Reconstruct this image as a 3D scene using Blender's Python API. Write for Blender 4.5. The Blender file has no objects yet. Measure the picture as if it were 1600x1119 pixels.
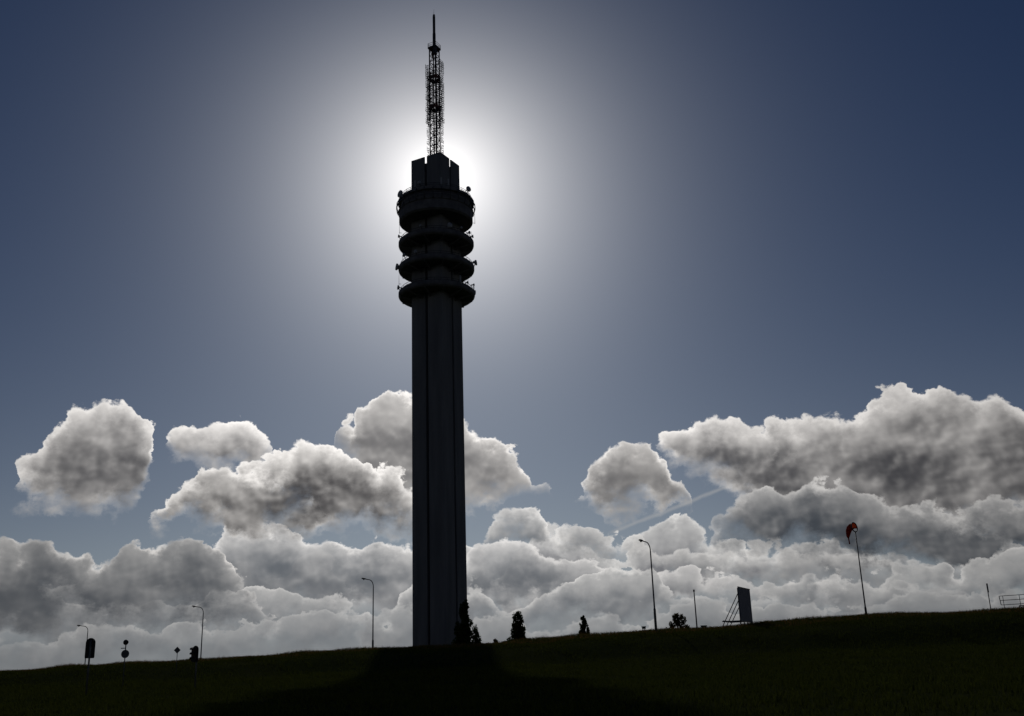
import bpy, math, random
import numpy as np
from mathutils import Vector, Matrix, noise as mnoise

R = math.radians
scene = bpy.context.scene
col = scene.collection
random.seed(7)
rng = np.random.default_rng(11)

# ------------------------------------------------------------------ camera
cam_data = bpy.data.cameras.new('camera')
cam = bpy.data.objects.new('camera', cam_data)
col.objects.link(cam)
cam_data.sensor_width = 36.0
cam_data.lens = 1565.0 / 1600.0 * 36.0
cam_data.clip_start = 0.1
cam_data.clip_end = 20000.0
cam.matrix_world = (Matrix.Translation((0, 0, 1.6)) @ Matrix.Rotation(R(90 + 17.0), 4, 'X')
                    @ Matrix.Rotation(R(-1.9), 4, 'Z'))
scene.camera = cam

# ------------------------------------------------------------------ exposure
EXPOSURE = -2.5
vs = scene.view_settings
scene.display_settings.display_device = 'sRGB'
vs.view_transform = 'Standard'
vs.look = 'None'
vs.exposure = EXPOSURE
vs.gamma = 1.0
vs.use_curve_mapping = False
scene.cycles.max_bounces = 6
scene.cycles.use_adaptive_sampling = True
scene.cycles.adaptive_threshold = 0.015
scene.cycles.adaptive_min_samples = 12
scene.cycles.use_denoising = True

# ------------------------------------------------------------------ sun
SUN_AZ, SUN_EL = -4.15, 27.45          # degrees; azimuth from +Y towards +X
sun_dir = Vector((math.sin(R(SUN_AZ)) * math.cos(R(SUN_EL)), math.cos(R(SUN_AZ)) * math.cos(R(SUN_EL)), math.sin(R(SUN_EL))))
sun_data = bpy.data.lights.new('sun', 'SUN')
sun_data.energy = 3.5
sun_data.angle = R(0.53)
sun_data.color = (1.0, 0.95, 0.87)
sun = bpy.data.objects.new('sun', sun_data)
sun.rotation_euler = sun_dir.to_track_quat('Z', 'Y').to_euler()
col.objects.link(sun)

# ------------------------------------------------------------------ sky
# Cumulus banks of the day: upper and lower outline of each, in degrees (azimuth, elevation).
CLOUD_SHAPES = {
    'far_bank': ([(-31.22, 5.21), (-27.05, 5.11), (-23.52, 5.39), (-19.46, 5.56), (-14.5, 5.54), (-10.37, 5.84), (-6.13, 5.59), (-1.83, 5.3), (3.2, 5.13), (6.75, 4.71), (10.27, 4.83), (15.4, 4.8), (20.23, 4.28), (26.2, 3.57), (30.33, 3.29)],
        None),
    'middle_bank': ([(-31.08, 4.1), (-26.96, 4.27), (-22.53, 4.58), (-18.78, 5.06), (-17.39, 6.4), (-16.27, 7.36), (-14.61, 8.19), (-13.57, 7.95), (-12.15, 7.14), (-11.1, 6.89), (-10.04, 7.05), (-8.98, 6.76), (-8.27, 7.38), (-7.2, 7.08), (-6.12, 6.64), (-4.69, 5.97), (-3.44, 5.35), (-2.71, 6.28), (-2.16, 6.54), (-1.44, 6.35), (-0.34, 6.63), (0.93, 6.7), (1.89, 6.24), (3.22, 5.48), (4.64, 5.25), (6.2, 4.49), (8.47, 4.22), (11.9, 3.72), (16.91, 3.48), (21.63, 3.06), (30.14, 2.25)],
        [(-30.97, 3.21), (-17.69, 3.07), (-6.13, 2.31), (3.09, 2.88), (10.08, 2.61), (29.98, 1.37)]),
    'small_line': ([(-2.0, 5.66), (-1.61, 6.71), (-1.34, 7.51), (-0.84, 8.29), (-0.28, 8.48), (0.3, 8.43), (1.08, 7.79), (1.49, 7.07), (2.4, 7.21), (3.67, 7.2), (4.72, 6.55), (6.32, 6.24), (6.83, 5.93), (8.03, 5.25), (8.59, 5.71), (9.5, 5.98), (10.34, 5.62), (12.04, 5.19), (13.8, 5.61), (15.09, 5.02), (16.72, 4.66), (18.39, 4.89), (20.88, 4.4), (23.97, 4.46), (30.41, 3.74)],
        [(-1.99, 5.83), (-0.37, 5.85), (1.44, 6.01), (3.21, 5.31), (6.73, 4.47), (10.21, 4.14), (16.91, 3.48), (30.22, 2.69)]),
    'tall_cloud': ([(-10.32, 11.83), (-10.13, 13.3), (-9.62, 13.63), (-9.21, 13.38), (-9.08, 14.1), (-8.35, 14.68), (-7.6, 15.05), (-6.93, 15.19), (-6.03, 15.12), (-4.61, 14.7), (-3.68, 13.78), (-2.83, 13.11), (-1.65, 12.61), (-0.55, 11.88), (0.35, 10.95), (0.81, 10.21), (1.14, 9.3), (1.45, 9.57), (1.83, 9.92), (2.18, 9.55), (2.6, 7.45), (3.07, 7.43), (3.59, 9.02), (3.96, 9.83), (4.6, 10.81), (5.56, 11.38), (6.5, 11.69), (7.58, 11.38), (8.46, 10.96), (8.93, 10.0), (9.58, 9.08), (9.93, 8.17)],
        [(-10.33, 12.37), (-9.03, 10.4), (-7.57, 8.43), (-6.12, 7.98), (-3.03, 8.17), (-1.75, 8.49), (0.47, 8.96), (2.24, 9.26), (3.14, 8.86), (3.93, 8.68), (4.78, 7.65), (5.71, 7.96), (6.98, 8.11), (8.77, 8.02), (9.93, 8.17)]),
    'scattered': ([(-27.19, 9.17), (-26.89, 10.54), (-25.89, 11.12), (-25.39, 12.21), (-24.64, 13.52), (-23.34, 14.02), (-22.21, 14.16), (-21.53, 13.79), (-21.1, 12.99), (-20.4, 12.47), (-20.11, 10.26), (-19.98, 10.27), (-19.82, 11.81), (-19.65, 12.16), (-19.3, 12.94), (-18.3, 13.18), (-17.07, 12.81), (-16.06, 13.4), (-15.0, 13.19), (-14.28, 12.74), (-13.79, 12.05), (-12.74, 9.17), (-6.84, 6.65), (6.5, 6.23), (7.98, 10.78), (8.65, 12.39), (9.53, 12.84), (10.99, 12.91), (12.08, 12.97), (12.93, 12.44), (13.61, 12.13), (14.27, 11.72), (14.54, 12.59), (15.02, 12.72), (15.56, 12.21), (16.43, 12.2), (17.65, 12.33), (18.67, 12.33), (19.56, 12.65), (19.97, 12.95), (20.91, 13.46), (22.19, 13.61), (24.1, 13.36), (25.04, 12.86), (25.69, 12.44), (26.47, 12.49), (27.59, 11.94), (31.76, 11.03)],
        [(-27.16, 9.43), (-26.24, 8.63), (-24.4, 8.3), (-22.82, 7.95), (-21.4, 7.97), (-20.65, 8.73), (-20.19, 10.43), (-20.01, 11.63), (-19.46, 11.41), (-18.14, 10.66), (-16.59, 10.18), (-14.71, 10.62), (-13.59, 11.45), (-6.12, 8.41), (6.71, 9.41), (8.0, 11.06), (8.69, 10.66), (10.02, 10.12), (11.35, 8.97), (12.68, 8.18), (13.95, 7.05), (17.27, 6.48), (20.46, 5.92), (23.55, 5.69), (26.56, 5.76), (30.71, 5.39)]),
    'broad_cloud': ([(-20.49, 7.39), (-20.24, 8.4), (-19.23, 9.44), (-17.8, 10.6), (-16.29, 10.95), (-14.74, 11.19), (-13.7, 11.41), (-12.82, 11.6), (-12.3, 12.1), (-11.77, 12.39), (-11.23, 12.22), (-10.5, 11.9), (-9.41, 11.62), (-8.31, 10.76), (-7.58, 11.0), (-6.67, 10.64), (-5.94, 9.48), (-5.39, 8.75), (-4.32, 7.31)],
        [(-20.53, 7.99), (-16.96, 7.69), (-14.57, 7.15), (-11.8, 7.07), (-10.4, 7.34), (-8.98, 7.11), (-6.12, 7.28), (-4.31, 7.84)]),
    'right_mass': ([(9.93, 4.85), (10.8, 6.02), (11.13, 6.63), (11.77, 7.81), (13.09, 8.75), (14.17, 9.09), (15.32, 8.59), (15.98, 9.23), (16.61, 9.42), (17.91, 8.94), (18.78, 7.97), (20.65, 7.34), (22.19, 6.95), (23.26, 6.79), (24.4, 7.22), (25.57, 6.98), (27.27, 6.56), (30.85, 6.14)],
        [(9.97, 5.36), (12.04, 5.19), (14.39, 4.79), (16.97, 3.97), (20.15, 3.63), (23.22, 3.45), (26.74, 3.38), (30.3, 3.14)]),
    'left_front': ([(-31.27, 5.6), (-28.29, 6.03), (-27.18, 6.3), (-26.78, 6.63), (-26.19, 6.67), (-25.47, 6.91), (-24.82, 6.92), (-24.08, 6.52), (-22.97, 6.11), (-22.63, 5.72), (-21.85, 5.66), (-21.27, 6.32), (-20.87, 6.49), (-20.15, 6.19), (-18.87, 6.53), (-18.23, 6.74), (-17.82, 6.98), (-17.06, 6.47), (-16.19, 5.72), (-15.31, 4.97), (-14.61, 4.19), (-13.73, 3.17), (-12.67, 1.97), (-11.64, 1.28)],
        [(-30.82, 2.03), (-23.81, 1.9), (-17.63, 2.09), (-11.67, 2.28)]),
}


world = bpy.data.worlds.new('World')
scene.world = world
world.use_nodes = True
world.cycles.sampling_method = 'MANUAL'
world.cycles.sample_map_resolution = 512
wt = world.node_tree
wt.nodes.clear()


class S:
    """A socket with arithmetic, so that the sky can be written as formulas."""
    def __init__(self, sock): self.s = sock
    def __add__(a, b): return mth('ADD', a, b)
    def __radd__(a, b): return mth('ADD', b, a)
    def __sub__(a, b): return mth('SUBTRACT', a, b)
    def __rsub__(a, b): return mth('SUBTRACT', b, a)
    def __mul__(a, b): return mth('MULTIPLY', a, b)
    def __rmul__(a, b): return mth('MULTIPLY', b, a)
    def __truediv__(a, b): return mth('DIVIDE', a, b)


def plug(inp, v):
    if isinstance(v, S): wt.links.new(v.s, inp)
    else: inp.default_value = v


def mth(op, a, b=0.0, c=None, clamp=False):
    n = wt.nodes.new('ShaderNodeMath'); n.operation = op; n.use_clamp = clamp
    plug(n.inputs[0], a); plug(n.inputs[1], b)
    if c is not None: plug(n.inputs[2], c)
    return S(n.outputs[0])


def expo(a): return mth('EXPONENT', a)


def sstep(lo, hi, v):
    n = wt.nodes.new('ShaderNodeMapRange'); n.interpolation_type = 'SMOOTHSTEP'
    plug(n.inputs['Value'], v); plug(n.inputs['From Min'], lo); plug(n.inputs['From Max'], hi)
    return S(n.outputs['Result'])


def vec(x, y, z):
    n = wt.nodes.new('ShaderNodeCombineXYZ')
    for i, v in enumerate((x, y, z)): plug(n.inputs[i], v)
    return S(n.outputs[0])


def vmath(op, a, b=None, scale=None):
    n = wt.nodes.new('ShaderNodeVectorMath'); n.operation = op
    plug(n.inputs[0], a)
    if b is not None: plug(n.inputs[1], b)
    if scale is not None: plug(n.inputs['Scale'], scale)
    return n


def noise_tex(v, scale, detail, rough=0.55, colour=False, distortion=0.0):
    n = wt.nodes.new('ShaderNodeTexNoise'); n.noise_dimensions = '2D'
    plug(n.inputs['Vector'], v)
    n.inputs['Scale'].default_value = scale
    n.inputs['Detail'].default_value = detail
    n.inputs['Roughness'].default_value = rough
    n.inputs['Distortion'].default_value = distortion
    return S(n.outputs['Color' if colour else 'Fac'])


def billow_tex(v, scale, detail):
    n = wt.nodes.new('ShaderNodeTexVoronoi'); n.voronoi_dimensions = '2D'; n.feature = 'F1'
    n.normalize = True
    plug(n.inputs['Vector'], v)
    n.inputs['Scale'].default_value = scale
    n.inputs['Detail'].default_value = detail
    n.inputs['Roughness'].default_value = 0.55
    n.inputs['Lacunarity'].default_value = 2.1
    return S(n.outputs['Distance'])


def mix_col(f, a, b):
    n = wt.nodes.new('ShaderNodeMix'); n.data_type = 'RGBA'
    plug(n.inputs[0], f); plug(n.inputs[6], a); plug(n.inputs[7], b)
    return S(n.outputs[2])


AZ_MAX, EL_MIN, EL_MAX = 34.0, -5.0, 40.0


def outline(pts, az_unit, absent):
    """Height of a cloud outline (degrees) over azimuth, as a float curve."""
    p = list(pts)
    if absent:
        if p[0][0] > -AZ_MAX + 1: p = [(-AZ_MAX, -4.5), (p[0][0] - 0.9, -4.5)] + p
        if p[-1][0] < AZ_MAX - 1: p = p + [(p[-1][0] + 0.9, -4.5), (AZ_MAX, -4.5)]
    p = [((a + AZ_MAX) / (2 * AZ_MAX), (e - EL_MIN) / (EL_MAX - EL_MIN)) for a, e in p]
    p = [(min(max(a, 0), 1), min(max(e, 0), 1)) for a, e in p]
    n = wt.nodes.new('ShaderNodeFloatCurve')
    c = n.mapping.curves[0]
    c.points[0].location = p[0]
    c.points[1].location = p[-1]
    for a, e in p[1:-1]: c.points.new(a, e)
    for q in c.points: q.handle_type = 'VECTOR'
    n.mapping.update()
    plug(n.inputs['Value'], az_unit)
    return S(n.outputs[0]) * (EL_MAX - EL_MIN) + EL_MIN


SKY_STRENGTH = 0.05
GAIN = 2.0 ** (-EXPOSURE) / SKY_STRENGTH       # radiances below are written as seen in the picture

tc = wt.nodes.new('ShaderNodeTexCoord')
dvec = S(tc.outputs['Generated'])
sep = wt.nodes.new('ShaderNodeSeparateXYZ'); plug(sep.inputs[0], dvec)
dx, dy, dz = (S(o) for o in sep.outputs)
az = mth('ARCTAN2', dx, dy) * (180 / math.pi)
el = mth('ARCSINE', mth('MAXIMUM', mth('MINIMUM', dz, 0.99999), -0.99999)) * (180 / math.pi)
dot = vmath('DOT_PRODUCT', dvec, tuple(sun_dir))
theta = mth('ARCCOSINE', mth('MINIMUM', S(dot.outputs['Value']), 0.9999999)) * (180 / math.pi)

sky = wt.nodes.new('ShaderNodeTexSky')
sky.sky_type = 'NISHITA'
sky.sun_disc = False
sky.sun_elevation = R(SUN_EL)
sky.sun_rotation = R(SUN_AZ)
sky.altitude = 0
sky.air_density = 1.2
sky.dust_density = 0.4
sky.ozone_density = 1.5
tint = wt.nodes.new('ShaderNodeMix'); tint.data_type = 'RGBA'; tint.blend_type = 'MULTIPLY'
tint.inputs[0].default_value = 1.0
wt.links.new(sky.outputs[0], tint.inputs[6])
tint.inputs[7].default_value = (0.37, 0.71, 1.34) + (1,)
sky_col = S(tint.outputs[2])

# light of the sun scattered forward by the moist air around it
aureole = (expo(theta * (-1 / 4.0)) * 1.42 + expo(theta * (-1 / 10.0)) * 0.11) * mth('MAXIMUM', 1.9 - el * 0.033, 0.3) * GAIN
aur = vmath('SCALE', (1.0, 0.955, 0.90), scale=aureole)
sky_sum = vmath('ADD', sky_col, S(aur.outputs[0]))
# pale moist air low over the land, brighter towards the sun
low_air = expo(mth('MAXIMUM', el, 0.0) * (-1 / 6.5)) * (expo(theta * (-1 / 25.0)) * 0.92 + 0.08) * (0.95 * GAIN)
air = vmath('SCALE', (0.98, 1.0, 0.98), scale=low_air)
sky_sum = vmath('ADD', S(sky_sum.outputs[0]), S(air.outputs[0]))
colour = S(sky_sum.outputs[0])

glow = expo(theta * (-1 / 14.0))                    # clouds nearer the sun catch more of its light
azm = mth('PINGPONG', az + AZ_MAX, 2 * AZ_MAX) - AZ_MAX

# direction towards the sun in the plane of the sky
sx, sy = SUN_AZ - azm, SUN_EL - el
sl = mth('SQRT', sx * sx + sy * sy) + 0.01
sx, sy = sx / sl, sy / sl


def shade_cloud(base, alpha, thick, facing, patchy, rim, mid, dark, rim_w, core):
    """Backlit cloud: thin parts glow, thick parts stay grey, sides turned to the sun are paler."""
    e_rim = expo(thick * (-1 / rim_w))
    e_mid = sstep(-0.45, 1.25, expo(thick * (-core / (rim_w * 3.0))) + patchy + facing * 0.75)
    lit = sstep(0.0, 1.0, e_rim * 0.95 + facing * 0.50)
    c = mix_col(e_mid, dark + (1,), mid + (1,))
    c = mix_col(lit, c, rim + (1,))
    c = S(vmath('SCALE', c, scale=(glow * 2.2 + 0.47) * GAIN).outputs[0])
    return mix_col(alpha, base, c)


def cloud_layer(base, key, seed, rim, mid, dark, rim_w=0.42, soft=0.20, warp=1.5, bump=1.3, bottom_soft=1.3, amax=1.0, relief=0.5, fray=0.9, core=1.0, patch=1.9, erode=1.6, base_dark=0.55):
    top, bot = CLOUD_SHAPES[key]
    ox, oy = seed * 7.31, seed * 3.17
    w = noise_tex(vec(azm + ox, el * 1.2 + oy, 0.0), 0.30, 7.0, 0.56, colour=True)
    ws = wt.nodes.new('ShaderNodeSeparateColor'); plug(ws.inputs[0], w)
    wx, wy, wz = (S(o) - 0.5 for o in ws.outputs)
    big = noise_tex(vec(azm * 0.8 - ox, el * 1.3 - oy, 0.0), 0.36, 2.5, 0.5) - 0.5
    a2 = azm + wx * (warp * 1.5)
    e2 = el + wy * warp
    unit = (a2 + AZ_MAX) * (1 / (2 * AZ_MAX))
    a3, e3 = azm + wx * 0.9, el + wz * 0.9
    b = billow_tex(vec(a3 + ox, e3 * 1.25 + oy, 0.0), 0.72, 3.0)
    fine = noise_tex(vec(azm - oy, el * 1.15 + ox, 0.0), 0.8, 7.5, 0.6)
    f_low = noise_tex(vec(azm - oy, el * 1.15 + ox, 0.0), 0.8, 2.0, 0.5)
    b_low = billow_tex(vec(a3 + ox, e3 * 1.25 + oy, 0.0), 0.72, 1.0)
    d = 0.34
    b_sun = billow_tex(vec(a3 + sx * d + ox, (e3 + sy * d) * 1.25 + oy, 0.0), 0.72, 1.0)
    f_sun = noise_tex(vec(azm + sx * d - oy, (el + sy * d) * 1.15 + ox, 0.0), 0.8, 2.0, 0.5)
    facing = ((b_sun - b_low) * 0.9 + (f_low - f_sun) * 1.9) * relief    # >0 on the side of a billow turned to the sun
    u_top = outline(top, unit, True) - e2 + 0.15 + (0.28 - b) * bump + (fine - 0.5) * fray + (wz + big) * erode
    if bot:
        u_bot = e2 - outline(bot, unit, False) + 0.3 + (fine - 0.5) * (fray * 2.4) + (0.28 - b) * bump + big * erode
        u = mth('SMOOTH_MIN', u_top, u_bot * (soft / bottom_soft), 0.2)
        thick = mth('SMOOTH_MIN', u_top, u_bot * 0.8, 0.5)
        ut, ub = mth('MAXIMUM', u_top, 0.0), mth('MAXIMUM', u_bot, 0.05)
        lower = sstep(0.15, 0.75, ut / (ut + ub)) * (-base_dark)      # less light reaches the underside
    else:
        u = u_top; thick = u_top; lower = 0.0
    alpha = sstep(0.0, mth('MAXIMUM', wx * 4.0 + 1.2, 0.4) * soft, u) * amax
    thick = mth('MAXIMUM', thick * (1.0 + big * 1.6) + (f_low - 0.5) * 0.8 + (fine - 0.5) * 0.2, 0.0)
    return shade_cloud(base, alpha, thick, facing, big * patch + (fine - 0.5) * 0.18 + lower + 0.12, rim, mid, dark, rim_w, core)


def trail(base, p, q, width, colour_, strength):
    ax, ay = p; bx, by = q
    L = math.hypot(bx - ax, by - ay); tx, ty = (bx - ax) / L, (by - ay) / L
    t = (azm - ax) * tx + (el - ay) * ty
    wob = (noise_tex(vec(azm, el, 90.0), 1.2, 3.0) - 0.5) * 0.12
    s = mth('ABSOLUTE', (azm - ax) * (-ty) + (el - ay) * tx + wob)
    a = sstep(0.0, 0.8, t) * sstep(0.0, 0.8, L - t) * sstep(0.0, width, width - s) * strength
    return mix_col(a, base, tuple(v * GAIN for v in colour_) + (1,))



def rank_of_clouds(seed, base, amp, depth):
    """Outline of a distant rank of cumulus heads standing side by side."""
    r_ = random.Random(seed); lumps = []
    a = -AZ_MAX
    while a < AZ_MAX:
        w_ = r_.uniform(0.9, 3.0); lumps.append((a, w_, amp * r_.uniform(0.1, 1.15) * (0.45 + w_ / 4))); a += w_ * r_.uniform(0.5, 1.3)
    top = []
    for i in range(100):
        a = -AZ_MAX + 2 * AZ_MAX * i / 99
        top.append((a, max([base] + [base + h_ * math.sqrt(max(0.0, 1 - ((a - c_) / w_) ** 2)) for c_, w_, h_ in lumps])))
    return top, [(-AZ_MAX, base - depth), (AZ_MAX, base - depth)]


CLOUD_SHAPES['rank_far'] = rank_of_clouds(3, 4.2, 2.4, 1.1)
CLOUD_SHAPES['rank_mid'] = rank_of_clouds(8, 2.7, 2.0, 1.1)
CLOUD_SHAPES['rank_low'] = rank_of_clouds(12, 1.5, 1.5, 1.5)
colour = cloud_layer(colour, 'far_bank', 1.7, (0.44, 0.45, 0.46), (0.31, 0.33, 0.35), (0.19, 0.212, 0.24), rim_w=0.7, soft=1.6, warp=1.6, amax=0.80)
colour = cloud_layer(colour, 'rank_far', 61.0, (0.94, 0.92, 0.89), (0.57, 0.563, 0.555), (0.15, 0.152, 0.17), rim_w=0.40, bottom_soft=1.8, amax=0.95, erode=2.2)
colour = cloud_layer(colour, 'scattered', 8.2, (0.98, 0.945, 0.91), (0.68, 0.655, 0.635), (0.075, 0.075, 0.082), rim_w=0.58, core=1.5, base_dark=0.38)
colour = cloud_layer(colour, 'tall_cloud', 15.9, (0.92, 0.885, 0.85), (0.45, 0.434, 0.42), (0.13, 0.127, 0.13), core=1.1, rim_w=0.38, erode=1.0, base_dark=0.2)
colour = trail(colour, (4.91, 6.79), (12.43, 9.25), 0.17, (0.40, 0.40, 0.40), 0.42)
colour = cloud_layer(colour, 'small_line', 29.6, (0.84, 0.82, 0.795), (0.52, 0.51, 0.50), (0.16, 0.17, 0.185), bottom_soft=1.4, amax=0.92, rim_w=0.42)
colour = cloud_layer(colour, 'middle_bank', 22.4, (0.94, 0.912, 0.885), (0.57, 0.56, 0.553), (0.135, 0.147, 0.165), bottom_soft=1.6, amax=0.95, rim_w=0.42, erode=2.0)
colour = cloud_layer(colour, 'broad_cloud', 36.1, (0.96, 0.925, 0.89), (0.66, 0.635, 0.61), (0.05, 0.048, 0.051), bottom_soft=1.6, core=1.7, erode=2.0, rim_w=0.52, base_dark=0.42, bump=1.6)
colour = cloud_layer(colour, 'right_mass', 43.8, (0.74, 0.72, 0.70), (0.40, 0.395, 0.393), (0.065, 0.075, 0.09), bottom_soft=2.2, core=1.4, rim_w=0.42)
colour = cloud_layer(colour, 'rank_mid', 70.3, (0.84, 0.82, 0.795), (0.51, 0.506, 0.50), (0.14, 0.152, 0.172), rim_w=0.36, bottom_soft=1.8, amax=0.88, erode=2.4)
colour = cloud_layer(colour, 'left_front', 50.3, (0.84, 0.81, 0.78), (0.38, 0.377, 0.375), (0.095, 0.104, 0.118), rim_w=0.30, core=1.0, bottom_soft=2.0)
colour = cloud_layer(colour, 'rank_low', 83.9, (0.66, 0.65, 0.635), (0.43, 0.43, 0.43), (0.16, 0.172, 0.19), rim_w=0.34, bottom_soft=2.0, amax=0.70, erode=2.4)


haze = expo(mth('MAXIMUM', el, 0.0) * (-1 / 2.0)) * 0.42
haze_col = S(vmath('SCALE', (0.225, 0.228, 0.235), scale=(glow * 1.8 + 0.58) * GAIN).outputs[0])
colour = mix_col(haze, colour, haze_col)

bg = wt.nodes.new('ShaderNodeBackground')
bg.inputs['Strength'].default_value = SKY_STRENGTH
plug(bg.inputs['Color'], colour)
wo = wt.nodes.new('ShaderNodeOutputWorld')
wt.links.new(bg.outputs[0], wo.inputs['Surface'])

# ================================================================== helpers
def tag(o, label=None, cat=None, group=None, kind=None):
    if label: o['label'] = label
    if cat: o['category'] = cat
    if group: o['group'] = group
    if kind: o['kind'] = kind
    return o


def empty(name, loc, rz=0.0):
    o = bpy.data.objects.new(name, None)
    o.location = loc; o.rotation_euler = (0, 0, rz)
    o.empty_display_size = 0.3
    col.objects.link(o)
    return o


def copy_tree(o, parent=None):
    c = o.copy(); col.objects.link(c); c.parent = parent
    for ch in list(o.children): copy_tree(ch, c)
    return c


class MB:
    """Collects shapes; build() links them as one mesh object."""
    def __init__(self): self.v = []; self.f = []; self.sm = []

    def add(self, verts, faces, smooth=False):
        n = len(self.v)
        self.v += [tuple(p) for p in verts]
        self.f += [tuple(i + n for i in f) for f in faces]
        self.sm += [smooth] * len(faces)
        return self

    def box(self, c, s, rot=None):
        hx, hy, hz = s[0] / 2, s[1] / 2, s[2] / 2
        pts = [Vector((x, y, z)) for x in (-hx, hx) for y in (-hy, hy) for z in (-hz, hz)]
        if rot is not None: pts = [rot @ p for p in pts]
        c = Vector(c)
        return self.add([p + c for p in pts], [(0, 1, 3, 2), (4, 6, 7, 5), (0, 4, 5, 1), (2, 3, 7, 6), (0, 2, 6, 4), (1, 5, 7, 3)])

    def bar(self, p, q, w, d=None, up=(0, 0, 1)):
        p, q = Vector(p), Vector(q); d = d or w
        t = (q - p).normalized(); u = Vector(up)
        if abs(t.dot(u)) > 0.98: u = Vector((1, 0, 0))
        a = t.cross(u).normalized(); b = a.cross(t)
        vs_ = [e + a * (i * w / 2) + b * (j * d / 2) for e in (p, q) for i, j in ((-1, -1), (1, -1), (1, 1), (-1, 1))]
        return self.add(vs_, [(3, 2, 1, 0), (4, 5, 6, 7), (0, 1, 5, 4), (1, 2, 6, 5), (2, 3, 7, 6), (3, 0, 4, 7)])

    def tube(self, pts, rads, seg=8, caps=True, smooth=True):
        pts = [Vector(p) for p in pts]
        if not hasattr(rads, '__len__'): rads = [rads] * len(pts)
        vs_, fs = [], []
        prev = None
        for i, p in enumerate(pts):
            t = (pts[min(i + 1, len(pts) - 1)] - pts[max(i - 1, 0)]).normalized()
            if prev is None:
                ref = Vector((0, 0, 1)) if abs(t.z) < 0.9 else Vector((1, 0, 0))
                a = t.cross(ref).normalized()
            else:
                a = (prev - t * prev.dot(t)).normalized()
            prev = a
            b = t.cross(a)
            for k in range(seg):
                an = 2 * math.pi * k / seg
                vs_.append(p + (a * math.cos(an) + b * math.sin(an)) * rads[i])
        for i in range(len(pts) - 1):
            for k in range(seg):
                k2 = (k + 1) % seg
                fs.append((i * seg + k, i * seg + k2, (i + 1) * seg + k2, (i + 1) * seg + k))
        self.add(vs_, fs, smooth)
        if caps:
            n = len(self.v) - len(vs_)
            self.f.append(tuple(n + k for k in reversed(range(seg)))); self.sm.append(False)
            self.f.append(tuple(n + (len(pts) - 1) * seg + k for k in range(seg))); self.sm.append(False)
        return self

    def lathe(self, prof, seg=48, smooth=False, c=(0, 0, 0), closed=False):
        vs_, fs = [], []
        for r, z in prof:
            for k in range(seg):
                an = 2 * math.pi * k / seg
                vs_.append((c[0] + r * math.cos(an), c[1] + r * math.sin(an), c[2] + z))
        m = len(prof)
        for i in range(m if closed else m - 1):
            j = (i + 1) % m
            for k in range(seg):
                k2 = (k + 1) % seg
                fs.append((i * seg + k, i * seg + k2, j * seg + k2, j * seg + k))
        return self.add(vs_, fs, smooth)

    def prism(self, poly, z0, z1):
        n = len(poly)
        vs_ = [(x, y, z0) for x, y in poly] + [(x, y, z1) for x, y in poly]
        fs = [tuple(reversed(range(n))), tuple(range(n, 2 * n))] + [(i, (i + 1) % n, (i + 1) % n + n, i + n) for i in range(n)]
        return self.add(vs_, fs)

    def mesh(self, name, mat):
        me = bpy.data.meshes.new(name)
        me.from_pydata(self.v, [], self.f)
        me.polygons.foreach_set('use_smooth', self.sm)
        me.materials.append(mat)
        me.update()
        return me

    def build(self, name, mat, parent=None, loc=(0, 0, 0), rot=(0, 0, 0)):
        return link(name, self.mesh(name, mat), parent, loc, rot)


def link(name, me, parent=None, loc=(0, 0, 0), rot=(0, 0, 0)):
    o = bpy.data.objects.new(name, me)
    o.location = loc; o.rotation_euler = rot
    o.parent = parent
    col.objects.link(o)
    return o


# ------------------------------------------------------------------ materials
def material(name, c1, c2=None, scale=1.0, rough=0.8, metallic=0.0, bump=0.0, bump_scale=8.0, stretch=(1, 1, 1), coords='Object', spec=0.3, translucent=None, matte=False):
    m = bpy.data.materials.new(name); m.use_nodes = True
    nt = m.node_tree; N = nt.nodes; Lk = nt.links
    b = N['Principled BSDF']
    b.inputs['Roughness'].default_value = rough
    b.inputs['Metallic'].default_value = metallic
    b.inputs['Specular IOR Level'].default_value = spec
    t = N.new('ShaderNodeTexCoord'); mp = N.new('ShaderNodeMapping')
    mp.inputs['Scale'].default_value = stretch
    Lk.new(t.outputs[coords], mp.inputs['Vector'])
    no = N.new('ShaderNodeTexNoise'); no.inputs['Scale'].default_value = scale; no.inputs['Detail'].default_value = 6
    Lk.new(mp.outputs[0], no.inputs['Vector'])
    cr = N.new('ShaderNodeValToRGB')
    cr.color_ramp.elements[0].position = 0.35; cr.color_ramp.elements[1].position = 0.68
    cr.color_ramp.elements[0].color = (c2 or tuple(v * 0.7 for v in c1)) + (1,)
    cr.color_ramp.elements[1].color = c1 + (1,)
    Lk.new(no.outputs['Fac'], cr.inputs[0])
    Lk.new(cr.outputs[0], b.inputs['Base Color'])
    if matte:
        b = N.new('ShaderNodeBsdfDiffuse'); Lk.new(cr.outputs[0], b.inputs['Color'])
        Lk.new(b.outputs[0], N['Material Output'].inputs['Surface'])
    if bump:
        n2 = N.new('ShaderNodeTexNoise'); n2.inputs['Scale'].default_value = bump_scale; n2.inputs['Detail'].default_value = 4
        Lk.new(mp.outputs[0], n2.inputs['Vector'])
        bp = N.new('ShaderNodeBump'); bp.inputs['Strength'].default_value = bump; bp.inputs['Distance'].default_value = 0.05
        Lk.new(n2.outputs['Fac'], bp.inputs['Height']); Lk.new(bp.outputs[0], b.inputs['Normal'])
    if translucent:
        tr = N.new('ShaderNodeBsdfTranslucent'); tr.inputs['Color'].default_value = translucent + (1,)
        mx = N.new('ShaderNodeMixShader'); mx.inputs[0].default_value = 0.35
        Lk.new(b.outputs[0], mx.inputs[1]); Lk.new(tr.outputs[0], mx.inputs[2])
        Lk.new(mx.outputs[0], N['Material Output'].inputs['Surface'])
    return m


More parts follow.
